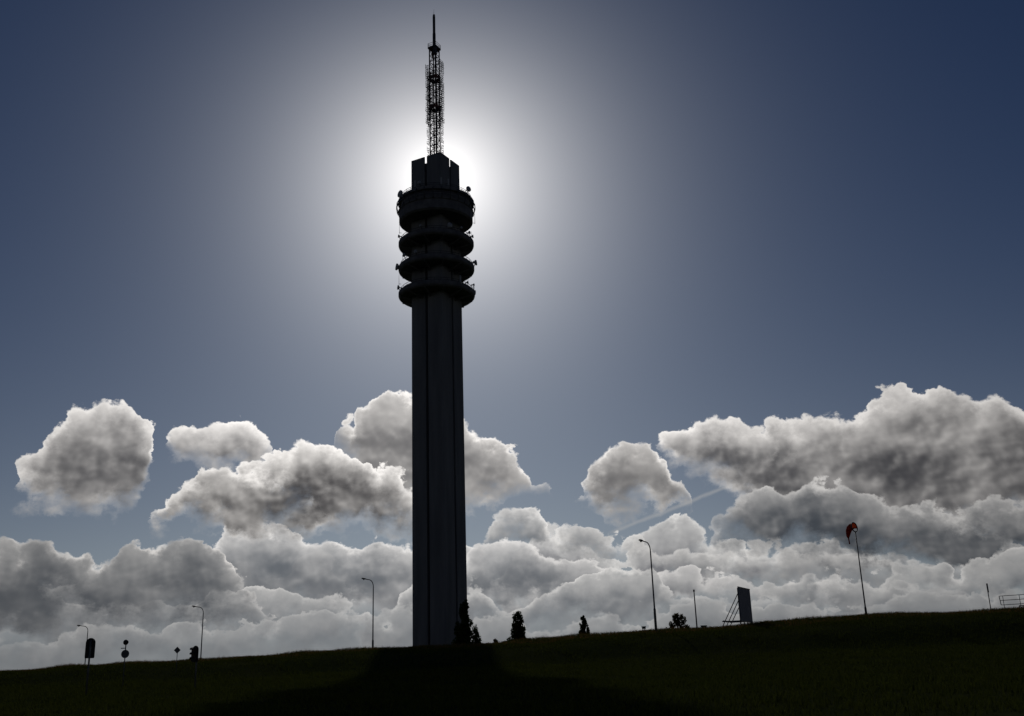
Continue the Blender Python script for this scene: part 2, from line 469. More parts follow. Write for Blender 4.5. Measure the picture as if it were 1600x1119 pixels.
M = {
    'concrete': material('weathered_concrete', (0.20, 0.203, 0.205), (0.14, 0.143, 0.147), 0.5, 0.9, bump=0.3, bump_scale=3.0, stretch=(1, 1, 0.12)),
    'dark_concrete': material('platform_concrete', (0.16, 0.16, 0.165), (0.10, 0.10, 0.105), 0.7, 0.9, bump=0.3),
    'steel': material('galvanised_steel', (0.22, 0.225, 0.23), (0.14, 0.145, 0.15), 3.0, 0.55, 0.5),
    'dark_steel': material('dark_painted_steel', (0.06, 0.062, 0.065), (0.035, 0.036, 0.04), 3.0, 0.5, 0.2),
    'red_paint': material('red_mast_paint', (0.16, 0.04, 0.032), (0.10, 0.03, 0.026), 2.0, 0.6),
    'white_paint': material('white_mast_paint', (0.6, 0.6, 0.58), (0.42, 0.42, 0.4), 2.0, 0.6),
    'radome': material('dish_plastic', (0.38, 0.39, 0.40), (0.28, 0.29, 0.30), 2.0, 0.6),
    'lamp': material('lamp_pole_paint', (0.13, 0.135, 0.13), (0.09, 0.095, 0.09), 2.0, 0.6, 0.2),
    'black': material('black_signal_plastic', (0.018, 0.018, 0.02), (0.012, 0.012, 0.013), 4.0, 0.6),
    'lens_red': material('red_signal_lens', (0.20, 0.012, 0.01), None, 4.0, 0.3),
    'lens_amber': material('amber_signal_lens', (0.25, 0.12, 0.01), None, 4.0, 0.3),
    'lens_green': material('green_signal_lens', (0.01, 0.12, 0.07), None, 4.0, 0.3),
    'sign_back': material('grey_sign_back', (0.12, 0.12, 0.125), (0.08, 0.08, 0.085), 3.0, 0.6, 0.2),
    'sign_yellow': material('priority_sign_yellow', (0.55, 0.33, 0.02), None, 4.0, 0.5),
    'sign_white': material('sign_white', (0.62, 0.62, 0.60), None, 4.0, 0.5),
    'board': material('billboard_sheet', (0.16, 0.17, 0.19), (0.11, 0.12, 0.14), 1.2, 0.7),
    'sock': material('windsock_red', (0.34, 0.035, 0.02), (0.22, 0.022, 0.014), 5.0, 0.85, translucent=(0.60, 0.075, 0.025)),
    'bark': material('bark', (0.07, 0.055, 0.04), (0.045, 0.035, 0.028), 4.0, 0.9, bump=0.4),
    'poplar_leaf': material('poplar_leaf', (0.045, 0.07, 0.02), (0.03, 0.048, 0.014), 0.6, 0.7, translucent=(0.05, 0.08, 0.015), matte=True),
    'bush_leaf': material('autumn_bush_leaf', (0.085, 0.07, 0.03), (0.05, 0.05, 0.02), 0.8, 0.7, translucent=(0.09, 0.07, 0.02), matte=True),
    'box': material('cabinet_green', (0.05, 0.07, 0.05), (0.03, 0.045, 0.035), 3.0, 0.6),
    'grass': material('grass_blade', (0.045, 0.062, 0.014), (0.03, 0.045, 0.01), 0.15, 0.9, coords='Object', spec=0.05, translucent=(0.06, 0.07, 0.012), matte=True),
    'dry_grass': material('dry_grass_stem', (0.16, 0.095, 0.04), (0.10, 0.06, 0.03), 0.3, 0.8, translucent=(0.22, 0.11, 0.04), matte=True),
    'earth': material('meadow_ground', (0.045, 0.05, 0.018), (0.028, 0.036, 0.012), 0.12, 0.95, bump=0.6, bump_scale=2.5, coords='Object', spec=0.05, matte=True),
}

# ================================================================== ground
CREST_Y = 122.0
_cr = [(-30.0, 0.35), (-26.55, 0.42), (-15.94, 0.81), (-7.52, 1.03), (-4.49, 1.07), (-0.52, 1.22), (3.44, 1.36), (7.36, 1.50), (9.99, 1.60), (13.4, 1.74),
       (16.71, 1.83), (18.32, 1.86), (21.46, 1.86), (24.17, 1.87), (25.92, 1.88), (30.0, 1.88)]
CX = np.array([CREST_Y * math.tan(R(a)) for a, e in _cr])
CZ = np.array([1.6 + CREST_Y / math.cos(R(a)) * math.tan(R(e)) for a, e in _cr])
CX = np.concatenate([[-400], CX, [400]]); CZ = np.concatenate([[1.2], CZ, [6.5]])
PY = np.array([-5000, 30, 60, 90, 97, 104, 110, 122, 130, 160, 200, 260, 6000.0])
PZ = np.array([0, 0, 0.10, 0.30, 0.37, 0.72, 0.84, 1.0, 0.985, 0.72, 0.35, 0.0, 0.0])


def ground_z(x, y):
    x = np.asarray(x, float); y = np.asarray(y, float)
    p = sum(np.interp(y + d, PY, PZ) for d in (-2, -1, 0, 1, 2)) / 5.0
    zc = sum(np.interp(x + d, CX, CZ) for d in (-3, 0, 3)) / 3.0
    n = 0.10 * np.sin(x * 0.21 + y * 0.09 + 1.3) + 0.06 * np.sin(x * 0.47 - y * 0.31) + 0.05 * np.sin(x * 0.93 + 0.4 * y + 2.0)
    return zc * p + n * np.clip(p * 1.5, 0.15, 1.0)


def gz(x, y): return float(ground_z(x, y))


xs = np.unique(np.concatenate([-np.geomspace(100, 6000, 18), np.arange(-100, 100.1, 2.0), np.geomspace(100, 6000, 18)]))
ys = np.unique(np.concatenate([np.linspace(-3000, 0, 8), np.arange(0, 90, 4.0), np.arange(90, 132, 1.0), np.arange(132, 280, 6.0), np.geomspace(280, 9000, 16)]))
gx, gy = np.meshgrid(xs, ys)
gzv = ground_z(gx, gy)
nx, ny = len(xs), len(ys)
gv = np.stack([gx.ravel(), gy.ravel(), gzv.ravel()], 1)
ii = (np.arange(ny - 1)[:, None] * nx + np.arange(nx - 1)[None, :]).ravel()
gf = np.stack([ii, ii + 1, ii + nx + 1, ii + nx], 1)
me = bpy.data.meshes.new('ground')
me.from_pydata(gv.tolist(), [], gf.tolist())
me.polygons.foreach_set('use_smooth', [True] * len(gf))
me.materials.append(M['earth'])
tag(link('ground', me), 'rough dark grassy ground rising to a long embankment', None, None, 'structure')


def blades(name, n, ylo, yhi, hmin, hmax, width, mat, per, label, cat, power=1.0, spread=0.12):
    """Tufts of bent grass blades scattered over the part of the ground in view."""
    y = ylo + (yhi - ylo) * rng.random(n) ** power
    x = (rng.random(n) * 2 - 1) * (y * 0.56 + 4)
    x = np.repeat(x, per) + rng.normal(0, spread, n * per)
    y = np.repeat(y, per) + rng.normal(0, spread, n * per)
    z = ground_z(x, y) - 0.03
    k = n * per
    h = rng.uniform(hmin, hmax, k) * (0.75 + 0.5 * np.sin(x * 0.35 + y * 0.22) ** 2)
    an = rng.uniform(0, math.pi, k); w = width * rng.uniform(0.6, 1.4, k)
    lx, ly = rng.normal(0, 0.30, k) * h, rng.normal(0, 0.30, k) * h
    ca, sa = np.cos(an) * w / 2, np.sin(an) * w / 2
    V = np.empty((k, 5, 3))
    V[:, 0] = np.stack([x - ca, y - sa, z], 1)
    V[:, 1] = np.stack([x + ca, y + sa, z], 1)
    V[:, 2] = np.stack([x + ca * 0.8 + lx * 0.4, y + sa * 0.8 + ly * 0.4, z + h * 0.6], 1)
    V[:, 3] = np.stack([x - ca * 0.8 + lx * 0.4, y - sa * 0.8 + ly * 0.4, z + h * 0.6], 1)
    V[:, 4] = np.stack([x + lx, y + ly, z + h], 1)
    base = np.arange(k)[:, None] * 5
    loops = np.concatenate([base + np.array([[0, 1, 2, 3]]), base + np.array([[3, 2, 4]])], 1).ravel()
    starts = (np.arange(k)[:, None] * 7 + np.array([[0, 4]])).ravel()
    me = bpy.data.meshes.new(name)
    me.vertices.add(k * 5); me.vertices.foreach_set('co', V.ravel())
    me.loops.add(len(loops)); me.loops.foreach_set('vertex_index', loops)
    me.polygons.add(len(starts)); me.polygons.foreach_set('loop_start', starts)
    me.update(calc_edges=True)
    me.materials.append(mat)
    return tag(link(name, me), label, cat, None, 'stuff')


blades('grass', 60000, 26, 112, 0.10, 0.30, 0.045, M['grass'], 3, 'short dark green meadow grass covering the embankment and field', 'grass', 0.75)
blades('crest_grass', 30000, 108, 126, 0.10, 0.32, 0.035, M['grass'], 3, 'taller uneven grass along the crest of the embankment', 'grass')
blades('dry_grass', 9000, 112, 125, 0.20, 0.45, 0.022, M['dry_grass'], 2, 'dry reddish brown seed stems along the embankment crest', 'dry grass')

# ================================================================== telecommunications tower
TX, TY = -17.9, 230.0
tower = empty('telecom_tower', (TX, TY, 0), R(-29.2))
tag(tower, 'tall dark concrete telecommunications tower with four round platforms and lattice antenna mast', 'tower')
H = 4.47; G = 0.36; TOP = 124.5
core = MB().box((0, 0, 123.2 / 2), (2 * H - 2.0, 2 * H - 2.0, 123.2)).build('core_shaft', M['dark_concrete'], tower)
bev = 0.18
pier_poly = [(G, H), (H - bev, H), (H, H - bev), (H, G), (H - 1.25, G), (H - 1.25, H - 1.25), (G, H - 1.25)]
pier_mb = MB().prism(list(reversed(pier_poly)), 0.0, 120.6)
pier_me = pier_mb.mesh('corner_pier', M['concrete'])
para_poly = [(G, H), (H - bev, H), (H, H - bev), (H, G), (H - 0.32, G), (H - 0.32, H - 0.32), (G, H - 0.32)]
para_me = MB().prism(list(reversed(para_poly)), 120.6, TOP).mesh('parapet', M['concrete'])
for k in range(4):
    pr = link('corner_pier', pier_me, tower, rot=(0, 0, k * math.pi / 2))
    link('parapet', para_me, pr)
MB().box((0, 0, 0.6), (11.5, 11.5, 1.6)).build('base_plinth', M['dark_concrete'], tower)
MB().box((-H - 0.18, -1.9, 33.4), (0.36, 0.6, 1.5)).build('wall_box', M['dark_steel'], tower)

PR = 9.35


def ring_railing(rad, z, parent, n=36, h=1.15):
    m = MB()
    for hh in (h, h * 0.55):
        m.tube([(rad * math.cos(2 * math.pi * k / 60), rad * math.sin(2 * math.pi * k / 60), z + hh) for k in range(61)], 0.06, 5, caps=False)
    for k in range(n):
        a = 2 * math.pi * k / n
        m.tube([(rad * math.cos(a), rad * math.sin(a), z), (rad * math.cos(a), rad * math.sin(a), z + h)], 0.05, 4, caps=False)
    return m.build('railing', M['dark_steel'], parent)


rib_mb = MB().add([(3.2, -0.14, -0.1), (8.9, -0.14, -0.1), (8.9, -0.14, -0.35), (3.2, -0.14, -1.5), (3.2, 0.14, -0.1), (8.9, 0.14, -0.1), (8.9, 0.14, -0.35), (3.2, 0.14, -1.5)],
                  [(0, 1, 2, 3), (7, 6, 5, 4), (0, 4, 5, 1), (1, 5, 6, 2), (2, 6, 7, 3), (3, 7, 4, 0)])
rib_me = rib_mb.mesh('support_rib', M['dark_concrete'])
ring_prof = [(3.0, -0.85), (8.0, -1.0), (PR - 0.45, -0.88), (PR - 0.1, -0.6), (PR, -0.3), (PR, 0.42), (PR - 0.1, 0.5), (PR - 0.3, 0.5), (PR - 0.32, 0.15), (3.0, 0.15)]
for z in (88.6, 95.35, 101.9):
    p = MB().lathe(ring_prof, 64).build('platform', M['dark_concrete'], tower, (0, 0, z))
    ring_railing(PR - 0.5, 0.15, p)
    for k in range(12): link('support_rib', rib_me, p, rot=(0, 0, k * math.pi / 6 + 0.26), loc=(0, 0, -0.78))

drum = MB().lathe([(3.0, 107.6), (8.7, 107.5), (9.2, 107.9), (9.2, 110.2), (9.45, 110.4), (9.45, 110.75), (8.75, 110.9), (8.75, 112.7), (9.5, 112.85), (9.5, 113.5), (9.3, 113.6), (8.0, 113.9), (3.0, 114.0)], 64).build('upper_drum', M['dark_concrete'], tower)
ring_railing(8.9, 113.6, drum, 36, 1.0)
hoop_me = MB().tube([(9.45, 0, 110.3), (9.72, 0, 110.9), (9.85, 0, 111.8), (9.8, 0, 112.7), (9.45, 0, 113.4)], 0.11, 6).mesh('outer_hoop', M['dark_steel'])
for k in range(28): link('outer_hoop', hoop_me, drum, rot=(0, 0, 2 * math.pi * k / 28 + 0.07))
MB().lathe([(9.82, 111.7), (9.95, 111.7), (9.95, 111.95), (9.82, 111.95)], 64, closed=True).build('outer_ring', M['dark_steel'], drum)
MB().lathe([(3.0, 114.0), (6.9, 113.95), (6.9, 114.9), (6.6, 115.0), (3.0, 115.1)], 48).build('roof_curb', M['dark_concrete'], tower)


def view_polar(lat, depth, z):
    """Tower-local point that lies lat metres to the right of the axis and depth metres behind it, as seen from the field."""
    va = R(4.46)
    wx_ = lat * math.cos(va) - depth * math.sin(va); wy_ = lat * math.sin(va) + depth * math.cos(va)
    a = R(29.2)
    return Vector((wx_ * math.cos(a) - wy_ * math.sin(a), wx_ * math.sin(a) + wy_ * math.cos(a), z))


def dish(rad, depth, name='dish_antenna'):
    m = MB()
    prof = [(0.02, -depth)] + [(rad * t, -depth + depth * t * t) for t in (0.3, 0.55, 0.8, 1.0)] + [(rad, depth * 0.8), (rad * 0.9, depth * 0.95), (0.02, depth * 1.1)]
    m.lathe(prof, 20, smooth=True)
    m.tube([(0, 0, -depth * 0.9), (0, 0, -depth - 0.45)], 0.12, 6)
    return m.mesh(name, M['radome'])


def place_dish(lat, depth, z, rad, dep, face, stalk):
    """Drum-shaped dish on a short bracket standing on a platform edge; face is its bearing in local degrees."""
    p = view_polar(lat, depth, z)
    o = link('dish_antenna', dish(rad, dep), tower, p, (0, R(84), math.atan2(p.y, p.x) + R(face)))
    foot = view_polar(lat * 0.94, depth * 0.94, z - stalk)
    MB().tube([p - foot * 0 - p, foot - p], 0.09, 6).build('mount', M['dark_steel'], tower, p)
    return o


place_dish(-8.75, -2.0, 114.9, 0.95, 0.45, 20, 1.7)
place_dish(8.1, -3.2, 115.7, 0.72, 0.40, -25, 2.6)
place_dish(-9.6, -0.5, 95.9, 0.85, 0.40, 10, 1.2)
place_dish(9.65, 0.3, 97.3, 0.70, 0.35, -15, 1.6)
place_dish(-9.3, -0.8, 90.4, 0.55, 0.30, 0, 1.4)
place_dish(-9.2, -0.8, 104.0, 0.40, 0.25, 0, 1.4)
place_dish(8.6, 2.8, 90.2, 0.45, 0.25, 0, 1.2)
place_dish(-7.8, -4.2, 97.5, 0.50, 0.30, 0, 1.6)
whip = MB().tube([(0, 0, 0), (0, 0, 2.6)], [0.06, 0.03], 6).tube([(0, 0, 0.2), (-0.55, 0, 0.2)], 0.05, 5).mesh('whip_antenna', M['dark_steel'])
for lat, dep, z in ((9.75, 0.4, 107.9), (-9.1, -1.0, 104.6), (-9.2, -0.6, 91.2), (8.7, -1.8, 102.2), (-8.6, 2.4, 88.9), (8.5, 2.0, 95.6), (7.6, -4.0, 89.0), (-8.3, -2.0, 95.6)):
    p = view_polar(lat, dep, z)
    link('whip_antenna', whip, tower, p, (0, 0, math.atan2(p.y, p.x)))

rr = random.Random(21)
small_dishes = [dish(0.42, 0.22), dish(0.62, 0.32), dish(0.30, 0.2)]
panel_me = MB().box((0, 0, 0.9), (0.16, 0.32, 1.7)).tube([(-0.1, 0, -0.2), (-0.1, 0, 1.9)], 0.05, 6).mesh('panel_antenna', M['radome'])
for z in (88.75, 95.5, 102.05, 113.7):
    for k in range(9):
        a = rr.uniform(0, 2 * math.pi); rad = rr.uniform(8.9, 9.25)
        if rr.random() < 0.45:
            link('panel_antenna', panel_me, tower, (rad * math.cos(a), rad * math.sin(a), z + rr.uniform(0.2, 0.6)), (0, 0, a))
        else:
            zz_ = z + rr.uniform(0.9, 1.5)
            link('dish_antenna', rr.choice(small_dishes), tower, ((rad + 0.2) * math.cos(a), (rad + 0.2) * math.sin(a), zz_), (0, R(88), a))
            MB().tube([(0, 0, -1.3), (0, 0, 0.2)], 0.06, 6).build('mount', M['dark_steel'], tower, ((rad - 0.25) * math.cos(a), (rad - 0.25) * math.sin(a), zz_))

# lattice mast
MH = 0.92; MZ0, MZ1 = 122.8, 158.0
mast = MB()
zz = np.arange(MZ0 + 1.0, MZ1, 1.9)
cor = [(-MH, -MH), (MH, -MH), (MH, MH), (-MH, MH)]
for i, z in enumerate(zz):
    for k in range(4):
        a, b = cor[k], cor[(k + 1) % 4]
        mast.bar((*a, z), (*b, z), 0.13)
        if i + 1 < len(zz):
            if (i + k) % 2: a, b = b, a
            mast.bar((*a, z), (*b, zz[i + 1]), 0.10)
mast_o = mast.build('mast_bracing', M['red_paint'], tower)
leg_me = MB().tube([(0, 0, MZ0), (0, 0, MZ1)], 0.17, 8).mesh('leg', M['dark_steel'])
for c in cor: link('leg', leg_me, mast_o, (*c, 0))
for z, hh in ((149.3, 0.95), (140.6, 1.15)):
    m = MB()
    for k in range(4):
        a, b = cor[k], cor[(k + 1) % 4]
        for zz_ in (z - hh / 2, z + hh / 2): m.bar((a[0] * 1.35, a[1] * 1.35, zz_), (b[0] * 1.35, b[1] * 1.35, zz_), 0.12)
        m.bar((a[0] * 1.2, a[1] * 1.2, z), (b[0] * 1.2, b[1] * 1.2, z), 0.08, hh * 0.9)
    m.build('service_cage', M['red_paint'], tower)
MB().tube([(0.35, 0.35, MZ0), (0.35, 0.35, MZ1)], 0.10, 8).build('feeder_cable', M['dark_steel'], tower)


def antenna_array(n, gap, arm, seed):
    """A column of horizontal dipoles on an upright held off the mast."""
    r_ = random.Random(seed)
    m = MB()
    m.tube([(arm, 0, 0), (arm, 0, (n - 1) * gap)], 0.05, 5)
    for i in range(n):
        z = i * gap
        if i % 2 == 0: m.bar((0, 0, z), (arm, 0, z), 0.06)
        L = 0.55 + r_.uniform(-0.12, 0.2); t = r_.uniform(-0.18, 0.18)
        m.bar((arm + 0.28, -L, z - t), (arm + 0.28, L, z + t), 0.075)
        m.bar((arm, 0, z), (arm + 0.42, 0, z + r_.uniform(-0.1, 0.25)), 0.07)
        if r_.random() < 0.6: m.bar((arm + 0.3, 0.3, z - 0.35), (arm + 0.36, 0.34, z + 0.4), 0.065)
        if r_.random() < 0.6: m.bar((arm + 0.3, -0.3, z - 0.4), (arm + 0.3, -0.36, z + 0.35), 0.065)
    return m.mesh('dipole_array', M['dark_steel'])


arr = [antenna_array(7, 0.55, 0.95, s) for s in range(4)] + [antenna_array(6, 0.65, 0.65, s + 9) for s in range(3)]
for band, (z0, z1, step, pool) in enumerate(((136.3, 152.5, 3.55, arr[:4]), (126.0, 135.0, 4.2, arr[4:]))):
    z = z0; lev = 0
    while z < z1:
        for k in range(4):
            a = k * math.pi / 2
            for off in (-0.55, 0.55):
                rx, ry = MH * math.cos(a) - off * math.sin(a), MH * math.sin(a) + off * math.cos(a)
                if z > 150.5 and (k + lev) % 2: continue
                if band == 1 and off < 0: continue
                link('dipole_array', random.choice(pool), tower, (rx, ry, z + random.uniform(-0.3, 0.3)), (0, 0, a + random.uniform(-0.12, 0.12)))
        z += step; lev += 1
MB().box((0, 0, 158.4), (2.5, 2.5, 0.5)).box((0.7, -0.8, 157.2), (0.9, 0.7, 1.9)).box((-0.95, 0.7, 157.4), (0.5, 0.5, 1.5)).build('top_platform', M['dark_steel'], tower)
m = MB()
for hh in (0.5, 1.05):
    for k in range(4):
        a, b = cor[k], cor[(k + 1) % 4]
        m.bar((a[0] * 1.3, a[1] * 1.3, 158.6 + hh), (b[0] * 1.3, b[1] * 1.3, 158.6 + hh), 0.07)
for c in cor: m.bar((c[0] * 1.3, c[1] * 1.3, 158.6), (c[0] * 1.3, c[1] * 1.3, 159.7), 0.07)
m.build('top_railing', M['dark_steel'], tower)
sp = MB().lathe([(0.42, 158.6), (0.42, 163.0), (0.36, 163.2), (0.36, 168.2), (0.30, 168.9), (0.05, 169.1)], 14, smooth=True).build('spire', M['dark_steel'], tower)
MB().tube([(0, 0, 169.0), (0, 0, 170.6)], [0.05, 0.025], 6).build('lightning_rod', M['dark_steel'], sp)

# ================================================================== street lamps
LAMP_DIR = Vector((-0.643, -0.766, 0))


def street_lamp(x, y, ztop, label):
    z0 = gz(x, y) - 0.15
    o = empty('street_lamp', (x, y, z0))
    tag(o, label, 'street lamp', 'street lamps along the embankment')
    h = ztop - z0 - 0.35
    MB().tube([(0, 0, 0), (0, 0, 2.6), (0, 0, 2.75), (0, 0, h - 1.0)], [0.15, 0.14, 0.095, 0.07], 10).build('pole', M['lamp'], o)
    pts = []
    for t in np.linspace(0, 1, 9):
        an = t * math.pi / 2 * 0.93
        pts.append(LAMP_DIR * (0.8 * (1 - math.cos(an))) + Vector((0, 0, h - 1.0 + 0.95 * math.sin(an))))
    pts.append(pts[-1] + (LAMP_DIR + Vector((0, 0, 0.10))) * 0.75)
    MB().tube(pts, 0.06, 8).build('arm', M['lamp'], o)
    e = pts[-1]; side = Vector((-LAMP_DIR.y, LAMP_DIR.x, 0)); fwd = (LAMP_DIR + Vector((0, 0, 0.10))).normalized(); upv = side.cross(fwd) * -1
    if upv.z < 0: upv = -upv
    prof = [(0.0, 0.07, 0.06), (0.15, 0.13, 0.10), (0.45, 0.17, 0.14), (0.75, 0.15, 0.11), (0.88, 0.05, 0.05)]
    vs_, fs = [], []
    for t, w, hh in prof:
        for k in range(10):
            an = 2 * math.pi * k / 10
            vs_.append(e + fwd * (t - 0.1) + side * (w * math.cos(an)) + upv * ((hh if math.sin(an) > 0 else hh * 0.6) * math.sin(an)))
    for i in range(len(prof) - 1):
        for k in range(10):
            fs.append((i * 10 + k, i * 10 + (k + 1) % 10, (i + 1) * 10 + (k + 1) % 10, (i + 1) * 10 + k))
    fs += [tuple(range(9, -1, -1)), tuple(40 + k for k in range(10))]
    hd = MB().add(vs_, fs, True).build('lamp_head', M['lamp'], o)
    c = e + fwd * 0.38 - upv * 0.10
    MB().lathe([(0.13, 0.0), (0.11, -0.06), (0.02, -0.09)], 12, smooth=True).build('lens', M['radome'], hd, c)
    return o


street_lamp(15.2, 117.0, 14.95, 'tallest curved street lamp on the embankment, beside the leafy bush')
street_lamp(-21.1, 147.7, 14.30, 'curved street lamp standing just left of the telecommunications tower')
street_lamp(-52.35, 170.0, 12.65, 'curved street lamp beside the right-hand traffic light, with thicker lower pole')
street_lamp(-81.9, 195.5, 11.45, 'leftmost and smallest curved street lamp, rising behind the left traffic light')


# ================================================================== traffic lights and signs on the left
def traffic_light(x, y, ztop, face, hb, wb, label):
    """Signal head on a round-topped black backboard; face = bearing the lenses look to (degrees, 180 = towards the field)."""
    z0 = gz(x, y) - 0.1
    o = empty('traffic_light', (x, y, z0), R(-face))
    tag(o, label, 'traffic light', 'traffic lights at the crossing')
    zt = ztop - z0; zb = zt - hb; r = wb / 2
    out = [(-r * 0.92, zb), (r * 0.92, zb), (r, zb + 0.08)] + [(r * math.cos(a), zt - r + r * math.sin(a)) for a in np.linspace(0, math.pi, 13)] + [(-r, zb + 0.08)]
    n = len(out)
    MB().add([(px, 0.02, pz) for px, pz in out] + [(px, -0.02, pz) for px, pz in out],
             [tuple(reversed(range(n))), tuple(range(n, 2 * n))] + [(i, (i + 1) % n, (i + 1) % n + n, i + n) for i in range(n)]).build('backboard', M['black'], o)
    w2, d2 = wb * 0.30, 0.11
    hm = MB().box((0, 0.13, (zt + zb) / 2 - 0.02), (wb * 0.62, 0.216, hb * 0.84)).build('signal_housing', M['black'], o)
    for i, mt in enumerate(('lens_red', 'lens_amber', 'lens_green')):
        zc = zt - hb * (0.22 + 0.28 * i)
        MB().lathe([(0.01, 0.03), (0.06, 0.026), (0.10, 0.0)], 16, smooth=True).build('lens', M[mt], hm, (0, 0.243, zc), (R(-90), 0, 0))
        vis = []
        for yy in (0.235, 0.47):
            for a in np.linspace(-0.35, math.pi + 0.35, 11): vis.append((0.115 * math.cos(a), yy, zc + 0.115 * math.sin(a)))
        MB().add(vis, [(k, k + 1, k + 12, k + 11) for k in range(10)], True).build('visor', M['black'], hm)
    MB().tube([(0, -0.14, 0), (0, -0.14, zt - 0.15)], 0.057, 10).build('pole', M['lamp'], o)
    for zc_ in (zt - 0.3, zb + 0.2): MB().bar((0, -0.14, zc_), (0, 0.0, zc_), 0.05).build('clamp', M['lamp'], o)
    return o


traffic_light(-27.4, 66.0, 4.06, -20, 1.24, 0.58, 'black round-topped traffic light backboard at far left, in front of the smallest lamp')
traffic_light(-23.5, 75.0, 3.62, 206, 1.15, 0.55, 'black traffic light with visors sticking out, beside the second lamp from the left')

x, y = -30.5, 80.0; z0 = gz(x, y) - 0.1
o = empty('sign_post', (x, y, z0)); tag(o, 'thin post with a round disc sign and a small camera head on top', 'sign post')
MB().tube([(0, 0.06, 0), (0, 0.06, 4.05 - z0)], 0.042, 8).build('post', M['lamp'], o)
MB().lathe([(0.01, 0.0), (0.29, 0.0), (0.31, 0.012), (0.31, 0.035), (0.29, 0.04), (0.01, 0.04)], 24).build('round_sign', M['sign_back'], o, (0.03, 0.0, 3.31 - z0), (R(90), 0, 0))
MB().bar((0.02, 0.06, 3.74 - z0), (-0.36, 0.06, 3.74 - z0), 0.06).build('side_arm', M['lamp'], o)
MB().lathe([(0.02, -0.16), (0.13, -0.15), (0.19, -0.08), (0.20, 0.06), (0.15, 0.16), (0.02, 0.18)], 16, smooth=True).build('camera_head', M['black'], o, (-0.01, 0.04, 4.17 - z0), (R(80), 0, R(25)))

x, y = -33.1, 100.0; z0 = gz(x, y) - 0.1
o = empty('road_sign', (x, y, z0)); tag(o, 'small diamond-shaped road sign on a thin post, between the two traffic lights', 'road sign')
MB().tube([(0, 0.05, 0), (0, 0.05, 3.95 - z0)], 0.032, 8).build('post', M['lamp'], o)
MB().box((0, 0, 0), (0.46, 0.03, 0.46), Matrix.Rotation(R(45), 3, 'Y')).build('diamond_plate', M['sign_back'], o, (0, 0, 3.93 - z0))

# ================================================================== things along the crest
# windsock
x, y = 40.35, 121.0; z0 = gz(x, y) - 0.1; zt = 15.45 - z0
o = empty('windsock', (x, y, z0)); tag(o, 'limp red windsock hanging from a hoop on a tall thin pole', 'windsock')
MB().tube([(0, 0, 0), (0, 0, 0.9), (0, 0, 1.1), (0, 0, zt)], [0.13, 0.13, 0.085, 0.055], 10).build('pole', M['dark_steel'], o)
HC = Vector((-0.05, 0, zt + 0.55)); HR = 0.56
hn = Vector((-0.62, 0.78, -0.10)).normalized()           # axis of the hoop
ha = hn.cross(Vector((0, 0, 1))).normalized(); hb_ = ha.cross(hn)
if hb_.z < 0: hb_ = -hb_
MB().tube([HC + ha * HR * math.cos(t) + hb_ * HR * math.sin(t) for t in np.linspace(0, 2 * math.pi, 33)], 0.065, 6, caps=False).build('hoop', M['dark_steel'], o)
path = [(0.0, 0.0), (0.30, 0.02), (0.62, -0.08), (0.86, -0.34), (0.98, -0.72), (1.02, -1.02), (1.0, -1.18)]
rads = [(0.55, 0.55), (0.52, 0.46), (0.45, 0.38), (0.34, 0.33), (0.27, 0.26), (0.19, 0.17), (0.11, 0.09)]
vs_, fs = [], []; SG = 20
for i, ((pl, pz), (ra, rb)) in enumerate(zip(path, rads)):
    c = HC + Vector((hn.x, hn.y, 0)).normalized() * pl + Vector((0, 0, pz))
    t0 = min(1.0, i / 4)
    down = Vector((hn.x, hn.y, 0)).normalized() * (1 - t0) + Vector((0, 0, -1)) * t0
    b2 = ha.cross(down.normalized());  b2 = b2 if (b2.z > 0 or i > 3) else -b2
    if i > 3: b2 = Vector((hn.x, hn.y, 0)).normalized()
    for k in range(SG):
        an = 2 * math.pi * k / SG
        cr_ = 1.0 + 0.10 * math.sin(3 * an + i * 1.1) * min(1, i)
        sag = max(0.0, -math.sin(an)) * (0.95 if i == 0 else 0.75 if i == 1 else 0.35 if i == 2 else 0.0)
        vs_.append(c + ha * (ra * cr_ * math.cos(an)) + b2 * (rb * cr_ * math.sin(an) * (1 - sag)))
for i in range(len(path) - 1):
    for k in range(SG):
        fs.append((i * SG + k, i * SG + (k + 1) % SG, (i + 1) * SG + (k + 1) % SG, (i + 1) * SG + k))
MB().add(vs_, fs, True).build('sock', M['sock'], o)
e = HC + Vector((hn.x, hn.y, 0)).normalized() * 1.0 + Vector((0, 0, -1.1))
MB().tube([e, e + Vector((0.03, 0, -0.35)), e + Vector((0.06, 0.02, -0.8))], [0.09, 0.07, 0.085], 8).build('tail', M['sock'], o)

# billboard seen from the side, propped from behind
p0, p1 = Vector((25.28, 119.0, 0)), Vector((27.73, 124.2, 0))
al = (p1 - p0).normalized(); nrm = Vector((-al.y, al.x, 0))
zb = 5.50; ht = 3.86
o = empty('billboard', (p0.x, p0.y, 0)); tag(o, 'upright blank billboard seen almost edge-on, propped by slanted struts', 'billboard')
ln = (p1 - p0).length
nb = 4
for k in range(nb):
    a_, b_ = al * (ln * k / nb + 0.01), al * (ln * (k + 1) / nb - 0.01)
    MB().bar(a_ + Vector((0, 0, zb + ht / 2)), b_ + Vector((0, 0, zb + ht / 2)), 0.10, ht).build('panel', M['board'], o)
for zz_ in (zb + 0.01, zb + ht - 0.01):
    MB().bar(Vector((0, 0, zz_)) - al * 0.03, al * (ln + 0.03) + Vector((0, 0, zz_)), 0.16, 0.10).build('frame_rail', M['dark_steel'], o)
